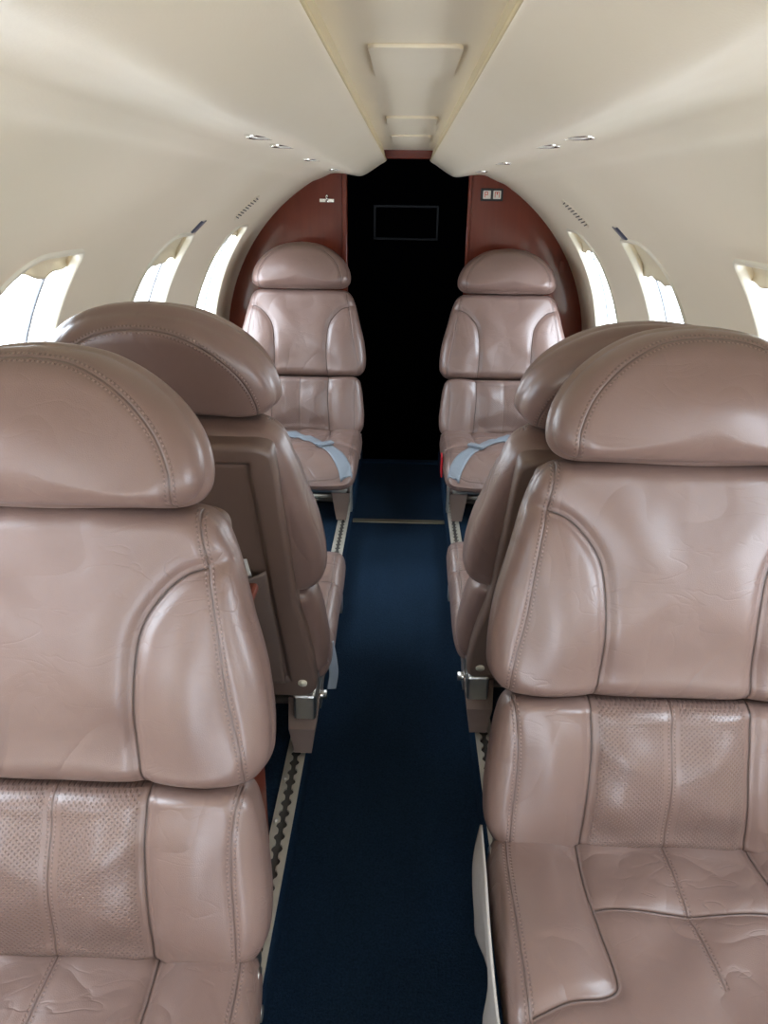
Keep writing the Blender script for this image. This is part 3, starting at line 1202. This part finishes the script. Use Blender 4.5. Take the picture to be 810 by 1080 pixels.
def make_seat(X, Y, rec, facing, label, group, shared=[None]):
    """facing -1: towards the camera, +1: away from it"""
    root = empty('cabin_seat', (X, Y, 0.0), 0.0 if facing < 0 else PI, label=label, cat='seat', group=group)

    def part(name, me, tilt=None, parent=root, loc=(0, 0, 0)):
        o = bpy.data.objects.new(name, me)
        link(o, parent)
        o.location = loc
        if tilt is not None:
            o.rotation_euler = (tilt, 0, 0)
        return o
    H = (0, 0, ZH)
    part('headrest', ME['head'], -rec, loc=H)
    part('back_cushion', ME['upper'], -rec, loc=H)
    part('lumbar_cushion', ME['lumbar'], -rec, loc=H)
    part('seat_cushion', ME['seat'], 0.0, loc=(0, 0, ZH + 0.012))
    sh_ = part('back_shell', ME['shell'], -rec, loc=H)
    pk = part('magazine_pocket', ME['pocket'], 0.0, parent=sh_)
    pk.modifiers.new('thickness', 'SOLIDIFY').thickness = 0.003
    if shared[0] is None:
        a = {}
        for k_, (nm, mb_, mt) in BM.items():
            ob = mb_.build(nm, mt, root)
            a[k_] = (nm, ob.data)
        for s_ in (-1, 1):
            c = Vector((s_ * 0.190, 0.0935, 0.012))
            ob = MB().tube([c, c + Vector((0, 0.005, 0))], 0.0085, 18).build('shell_button', M['frame'], sh_)
            a['btn%d' % s_] = ('shell_button', ob.data)
        rb_ = MB()
        rb_.box((-0.06, 0.030, 0.508), (0.06, 0.052, 0.534), 0.004)
        ob = rb_.build('headrest_mount', M['black'], root)
        ob.location = H
        ob.rotation_euler = (-rec, 0, 0)
        a['mount'] = ('headrest_mount', ob.data)
        shared[0] = a
    else:
        for k_, (nm, me) in shared[0].items():
            if k_.startswith('btn'):
                part(nm, me, parent=sh_)
            elif k_ == 'mount':
                part(nm, me, -rec, loc=H)
            else:
                part(nm, me)
    return root


seats = {}
seats['NL'] = make_seat(-0.368, 0.56, 0.291, -1, 'taupe leather cabin seat nearest on the left, facing the camera, perforated lower back', 'aft facing cabin seats')
seats['NR'] = make_seat(0.365, 0.742, 0.280, -1, 'taupe leather cabin seat nearest on the right, its creased seat cushion showing', 'aft facing cabin seats')
seats['FL'] = make_seat(-0.374, 2.637, 0.306, -1, 'far left leather seat before the wood panel with coat hook, pale belt across it', 'aft facing cabin seats')
seats['FR'] = make_seat(0.378, 2.647, 0.378, -1, 'far right leather seat before the wood panel with light switches, pale belt across it', 'aft facing cabin seats')
seats['ML'] = make_seat(-0.354, 1.209, 0.252, 1, 'middle left seat facing away, its back shell with pocket showing', 'forward facing cabin seats')
seats['MR'] = make_seat(0.355, 1.283, 0.345, 1, 'middle right seat facing away, mostly hidden behind the nearest right seat', 'forward facing cabin seats')

# ---- seat belts on the far seats
sme = ME['seat']
sv = np.zeros(len(sme.vertices) * 3, np.float32)
sme.vertices.foreach_get('co', sv)
sv = sv.reshape(-1, 3)
top = sv[sv[:, 2] > -0.045]
outer = sv


def seat_surf(q):
    """lift a point of seat space just above the cushion"""
    x, y, z = q
    d = np.hypot(top[:, 0] - x, top[:, 1] - y)
    i = np.argmin(d)
    zz = top[i, 2] + ZH + 0.012 + 0.003
    if d[i] < 0.012 and z > zz - 0.12:
        return np.array([x, y, max(z, zz) if z > zz else zz])
    return np.array(q)


def belts(seat, s):
    # s = +1: buckle tab lies towards local +x aisle side
    ribbon('seat_belt', [(s * -0.03, -0.05, 0.20), (s * 0.03, -0.13, 0.20), (s * 0.09, -0.22, 0.20), (s * 0.130, -0.29, 0.20)], 0.050, seat_surf, M['belt'], seat, widthdir=(s * 0.8, 0.55, 0))
    b = ribbon('seat_belt', [(s * 0.12, -0.27, 0.20), (s * 0.15, -0.32, 0.20), (s * 0.178, -0.370, 0.20), (s * 0.196, -0.405, 0.20), (s * 0.205, -0.428, 0.215), (s * 0.206, -0.425, 0.18)], 0.042, seat_surf, M['belt'], seat,
               widthdir=(s * 0.8, 0.55, 0))
    bk = MB()
    c = Matrix.Translation((s * 0.122, -0.275, 0.296)) @ Matrix.Rotation(s * -0.95, 4, 'Z')
    bk.box((-0.012, -0.030, -0.003), (0.012, 0.030, 0.005), 0.002, mat=c)
    bk.build('belt_buckle', M['belt'], seat)


belts(seats['FL'], 1)
belts(seats['FR'], -1)

# red pull tag on the aisle side of the far right seat
mb = MB()
mb.box((-0.239, -0.30, 0.19), (-0.234, -0.25, 0.262), 0.002)
mb.build('release_tag', M['red'], seats['FR'], label='red release tag')
# belt end hanging beside the middle left seat hinge
ribbon('seat_belt', [(-0.226, -0.03, 0.245), (-0.234, -0.02, 0.20), (-0.235, -0.02, 0.175), (-0.231, -0.01, 0.150)], 0.022, None, M['belt'], seats['ML'], widthdir=(0.7, 0.7, 0))
# pale fabric flap hanging beside the near right cushion
V, F = [], []
NU, NV = 16, 24
for j in range(NV + 1):
    v = j / NV
    for i in range(NU + 1):
        u = i / NU
        y = 0.02 - 0.30 * u
        z = 0.272 - 0.175 * v + 0.02 * math.sin(u * 5)
        x = -0.238 - 0.006 * math.sin(v * 4 + u * 3) - 0.006 * math.sin(u * 14) * v
        V.append((x, y, z))
for j in range(NV):
    for i in range(NU):
        a = j * (NU + 1) + i
        F.append((a, a + 1, a + NU + 2, a + NU + 1))
me = np_mesh('side_skirt', V, F, M['fabric'])
o = link(bpy.data.objects.new('side_skirt', me), seats['NR'])
o['label'] = 'loose pale fabric skirt'
o.modifiers.new('thickness', 'SOLIDIFY').thickness = 0.003

# ------------------------------------------------------------------ seat tracks
def seat_track(side, label):
    root = empty('seat_track', (side * 0.184, 0.0, 0.060), label=label, cat='seat track', group='seat tracks along the aisle')
    pitch = 0.0254
    y0, y1 = 0.05, 2.42
    n = int((y1 - y0) / (pitch / 12))
    V, F, fm = [], [], []
    for i in range(n + 1):
        y = y0 + (y1 - y0) * i / n
        dy = (((y - y0) / pitch) % 1.0 - 0.5) * pitch
        r_ = 0.0095
        inner = 0.0042
        if abs(dy) < r_:
            inner = max(inner, math.sqrt(r_ * r_ - dy * dy))
        V += [(-0.0165, y, 0.0002), (-0.0175, y, 0.0045), (-inner, y, 0.0045), (-inner, y, 0.0005), (inner, y, 0.0005), (inner, y, 0.0045), (0.0175, y, 0.0045), (0.0175, y, 0.0002)]
    for i in range(n):
        for k_ in range(7):
            a = i * 8 + k_
            F.append((a, a + 1, a + 9, a + 8))
            fm.append(1 if k_ == 3 else 0)
    me = np_mesh('track_rail', V, F, [M['track'], M['slot']], smooth=False, fmat=fm)
    link(bpy.data.objects.new('track_rail', me), root)
    for yy in (0.62, 0.80, 0.96, 1.06):
        MB().tube([(0.012 * side, yy, 0.0035), (0.012 * side, yy, 0.0072)], 0.0045, 12).build('track_screw', M['metal'], root)
    return root


seat_track(-1, 'perforated metal seat track on the floor left of the aisle')
seat_track(1, 'perforated metal seat track on the floor right of the aisle')

# floor strip and door sill
mb = MB()
mb.box((-0.162, 2.385, 0.0005), (0.162, 2.412, 0.006), 0.002)
mb.build('threshold_strip', M['brass'], label='thin metal strip across the blue aisle carpet before the far seats', cat='floor strip')
mb = MB()
mb.box((-0.185, 3.02, 0.0005), (0.185, 3.06, 0.010), 0.003)
mb.build('trim_8', M['carpet2'], kind='structure')

# ------------------------------------------------------------------ wood cabinet between the back to back seats on the left
cab = empty('wood_cabinet', (-0.38, 0.875, 0.06), label='narrow mahogany cabinet between the two left seats standing back to back', cat='cabinet')
mb = MB()
mb.box((-0.13, -0.040, 0.001), (0.182, 0.040, 0.475), 0.004)
mb.build('cabinet_body', M['wood'], cab)
mb = MB()
mb.box((-0.135, -0.045, 0.475), (0.188, 0.045, 0.490), 0.005)
mb.build('cabinet_top', M['woodh'], cab)

# paper and clear cup tucked in the pocket of the middle left seat
mb = MB()
bpy.context.view_layer.update()
tm = Matrix.Translation((-0.354, 1.209, 0)) @ Matrix.Rotation(PI, 4, 'Z') @ Matrix.Translation((0, 0, ZH)) @ Matrix.Rotation(-0.252, 4, 'X') @ Matrix.Translation((-0.108, 0.0975, 0.240)) @ Matrix.Rotation(0.12, 4, 'Y')
mb.box((-0.020, -0.0012, -0.045), (0.018, 0.0012, 0.066), 0.0008, mat=tm)
mb.build('folded_card', M['white'], label='white folded card sticking out of the middle left seat pocket', cat='card')

# ------------------------------------------------------------------ ceiling hatches
for (ya, yb, lab) in ((1.02, 1.25, 'nearest and largest cream hatch panel in the ceiling centre'), (1.84, 2.02, 'middle cream hatch panel in the ceiling centre'),
                      (2.35, 2.58, 'farthest cream hatch panel in the ceiling centre, nearest the doorway')):
    x0, x1 = -0.046, 0.069
    m_ = MB()
    # plate with rounded corners
    r_ = 0.012
    out = []
    for (cx_, cy_, a0) in ((x1 - r_, yb - r_, 0), (x0 + r_, yb - r_, 90), (x0 + r_, ya + r_, 180), (x1 - r_, ya + r_, 270)):
        for k_ in range(6):
            a = math.radians(a0 + 18 * k_)
            out.append((cx_ + r_ * math.cos(a), cy_ + r_ * math.sin(a)))
    m_.prism(out, 'z', 1.2160, 1.2212)
    m_.build('ceiling_hatch', M['liner'], bevel=0.0015, label=lab, cat='hatch', group='ceiling hatches')

# ------------------------------------------------------------------ reading lights in the valances
def reading_light(x, y, rad, label, i):
    # find liner height at x
    z = float(np.interp(abs(x - CXW), PROF_S[12:75, 0], PROF_S[12:75, 1]))
    root = empty('reading_light', (x, y, z), label=label, cat='reading light', group='reading lights in the headliner')
    V, F = [], []
    n = 40
    prof = [(1.0, 0.0025), (1.0, -0.0008), (0.92, -0.0018), (0.76, -0.0015), (0.70, 0.002)]
    for pr, pz in prof:
        for k_ in range(n):
            a = 2 * PI * k_ / n
            V.append((rad * pr * math.cos(a) * .8, rad * pr * math.sin(a), pz))
    for j in range(len(prof) - 1):
        for k_ in range(n):
            F.append((j * n + k_, j * n + (k_ + 1) % n, (j + 1) * n + (k_ + 1) % n, (j + 1) * n + k_))
    me = np_mesh('light_bezel', V, F, M['chrome'])
    link(bpy.data.objects.new('light_bezel', me), root)
    V = [(0, 0, -0.003)]
    F = []
    for j, (pr, pz) in enumerate(((0.3, -0.0026), (0.55, -0.001), (0.72, 0.002))):
        for k_ in range(n):
            a = 2 * PI * k_ / n
            V.append((rad * pr * math.cos(a) * .8, rad * pr * math.sin(a), pz))
    for k_ in range(n):
        F.append((0, 1 + k_, 1 + (k_ + 1) % n))
    for j in range(2):
        for k_ in range(n):
            F.append((1 + j * n + k_, 1 + j * n + (k_ + 1) % n, 1 + (j + 1) * n + (k_ + 1) % n, 1 + (j + 1) * n + k_))
    me = np_mesh('light_lens', V, F, M['lens'])
    link(bpy.data.objects.new('light_lens', me), root)


LL = [(-0.222, 1.28, 'nearest of the four oval lights in the left headliner'), (-0.216, 1.47, 'second nearest of the four oval lights in the left headliner'),
      (-0.222, 1.98, 'third of the four oval lights in the left headliner'), (-0.222, 2.60, 'farthest oval light in the left headliner, beside the bulkhead')]
LR = [(0.262, 1.26, 'nearest of the oval lights in the right headliner'), (0.240, 1.42, 'second nearest of the oval lights in the right headliner'),
      (0.235, 2.04, 'third of the oval lights in the right headliner'), (0.232, 2.60, 'farthest oval light in the right headliner, beside the bulkhead')]
for i, (x, y, lab) in enumerate(LL + LR):
    reading_light(x, y, 0.034, lab, i)


# ------------------------------------------------------------------ air grilles, switch plates on the side walls
def wall_patch(name, side, path, hw, off0, off1, mat, parent, n=12):
    """rounded lens shaped plate following a (y, L) path on the liner"""
    P, _ = resample(np.array(path, float), n + 1, closed=False)
    rows = []
    for i, p in enumerate(P):
        t_ = P[min(i + 1, n)] - P[max(i - 1, 0)]
        t_ /= np.linalg.norm(t_)
        nrm = np.array([-t_[1], t_[0]])
        u = i / n * 2 - 1
        w = hw * max(0.05, (1 - abs(u) ** 3.0)) ** 0.5
        rows.append([on_wall(side, *(p + nrm * w * k_), off=(off0 if abs(k_) >= 1 else off1)) for k_ in (-1, -0.8, 0, 0.8, 1)])
    return strip(name, rows, mat, parent, closed=False)


def grille(side, y, a0, a1, label):
    La, Lb = L_of_angle(a0), L_of_angle(a1)
    root = empty('air_grille', tuple(on_wall(side, y, (La + Lb) / 2)), label=label, cat='air grille', group='air grilles on the side walls')
    root_inv = Matrix.Translation(-root.location)
    ch = [wall_patch('grille_plate', side, [(y + 0.012, La), (y - 0.012, Lb)], 0.040, 0.001, -0.003, M['liner'], root)]
    for k_ in range(9):
        f = (k_ + 1) / 10
        L = La + (Lb - La) * f
        yc = y + 0.012 - 0.024 * f
        hw = 0.032 * (1 - abs(2 * f - 1) ** 3) ** 0.5
        pts = [on_wall(side, yc + hw * q, L + 0.003 * q, off=-0.0035) for q in (-1, -.5, 0, .5, 1)]
        ch.append(MB().tube(pts, 0.0016, 6).build('slat', M['slot'], root))
    for c in ch:
        c.data.transform(root_inv)


grille(-1, 2.36, 52.0, 44.5, 'pale slotted air grille on the left side wall above the far window')
grille(1, 2.28, 52.5, 44.0, 'pale slotted air grille on the right side wall above the far window')


def plate(side, ya, La, yb, Lb, hw, label):
    root = empty('switch_plate', tuple(on_wall(side, (ya + yb) / 2, (La + Lb) / 2)), label=label, cat='plate', group='navy plates above the middle windows')
    inv = Matrix.Translation(-root.location)
    rows = []
    for i in range(7):
        f = i / 6
        y, L = ya + (yb - ya) * f, La + (Lb - La) * f
        rows.append([on_wall(side, y + k_ * hw, L, off=(0.001 if abs(k_) > .9 else -0.003)) for k_ in (-1, -.85, 0, .85, 1)])
    p = strip('plate_face', rows, M['navy'], root, closed=False)
    p.data.transform(inv)


plate(-1, 1.972, L_of_angle(44.8), 1.955, L_of_angle(42.2), 0.022, 'small navy plate above the middle window on the left wall')
plate(1, 1.945, L_of_angle(45), 1.93, L_of_angle(42.2), 0.022, 'small navy plate above the middle window on the right wall')

# ------------------------------------------------------------------ things on the bulkhead
ch = empty('coat_hook', (-0.300, 3.034, 1.045), label='small chrome coat hook high on the left wood panel', cat='hook')
mb = MB()
mb.box((-0.028, -0.006, -0.007), (0.028, 0.003, 0.007), 0.002)
mb.tube([(0.0, 0.0, 0.012), (0.0, 0.004, 0.020)], 0.005, 10)
mb.build('hook_plate', M['chrome'], ch)
mb = MB()
mb.tube([(0.0, -0.004, 0.0), (0.0, -0.022, -0.002), (0.002, -0.028, 0.012)], 0.0035, 10)
mb.build('hook_arm', M['chrome'], ch)

sw = empty('light_switch', (0.322, 3.036, 1.073), label='black two button switch panel high on the right wood panel', cat='switch')
mb = MB()
mb.box((-0.042, -0.005, -0.022), (0.042, 0.002, 0.022), 0.003)
mb.build('switch_bezel', M['black'], sw)
for xx in (-0.019, 0.019):
    mb = MB()
    mb.box((xx - 0.0145, -0.009, -0.0145), (xx + 0.0145, -0.004, 0.0145), 0.002)
    b = mb.build('switch_button', M['lens'], sw)
    p = MB()
    if xx < 0:
        for bx in ((-0.009, -0.0100, -0.0065, 0.010), (-0.009, 0.0075, 0.004, 0.010), (-0.009, -0.001, 0.004, 0.0015), (0.0015, -0.001, 0.004, 0.010)):
            p.box((xx + bx[0], -0.0095, bx[1]), (xx + bx[2], -0.0088, bx[3]))
    else:
        for bx in ((-0.009, -0.0100, -0.0065, 0.010), (0.0065, -0.0100, 0.009, 0.010), (-0.002, 0.0, 0.002, 0.008), (-0.0065, 0.0075, 0.0065, 0.010)):
            p.box((xx + bx[0], -0.0095, bx[1]), (xx + bx[2], -0.0088, bx[3]))
    p.build('button_print', M['redprint'], b)

mb = MB()
mb.box((0.600, 3.0335, 0.800), (0.636, 3.0385, 0.844), 0.002)
mb.build('outlet_cover', M['woodh'], label='small square wood cover low on the right edge of the bulkhead', cat='cover')

# colour-darkened mirror and curtain in the dark compartment
fr = empty('dark_mirror', (0.0, 4.19, 0.94), label='faint darkened framed panel on the far wall of the dark compartment', cat='mirror')
def ring(mat, name, parent, W, H_, w, y0_, y1_, cx_=0, cz_=0, **kw):
    V = []
    for y in (y0_, y1_):
        for (hw_, hh_) in ((W, H_), (W - w, H_ - w)):
            V += [(cx_ - hw_, y, cz_ - hh_), (cx_ + hw_, y, cz_ - hh_), (cx_ + hw_, y, cz_ + hh_), (cx_ - hw_, y, cz_ + hh_)]
    F = []
    for k_ in range(4):
        q = (k_ + 1) % 4
        F += [(k_, q, 4 + q, 4 + k_), (8 + k_, 12 + k_, 12 + q, 8 + q), (k_, 8 + k_, 8 + q, q), (4 + k_, 4 + q, 12 + q, 12 + k_)]
    return MB().add(V, F).build(name, mat, parent, **kw)


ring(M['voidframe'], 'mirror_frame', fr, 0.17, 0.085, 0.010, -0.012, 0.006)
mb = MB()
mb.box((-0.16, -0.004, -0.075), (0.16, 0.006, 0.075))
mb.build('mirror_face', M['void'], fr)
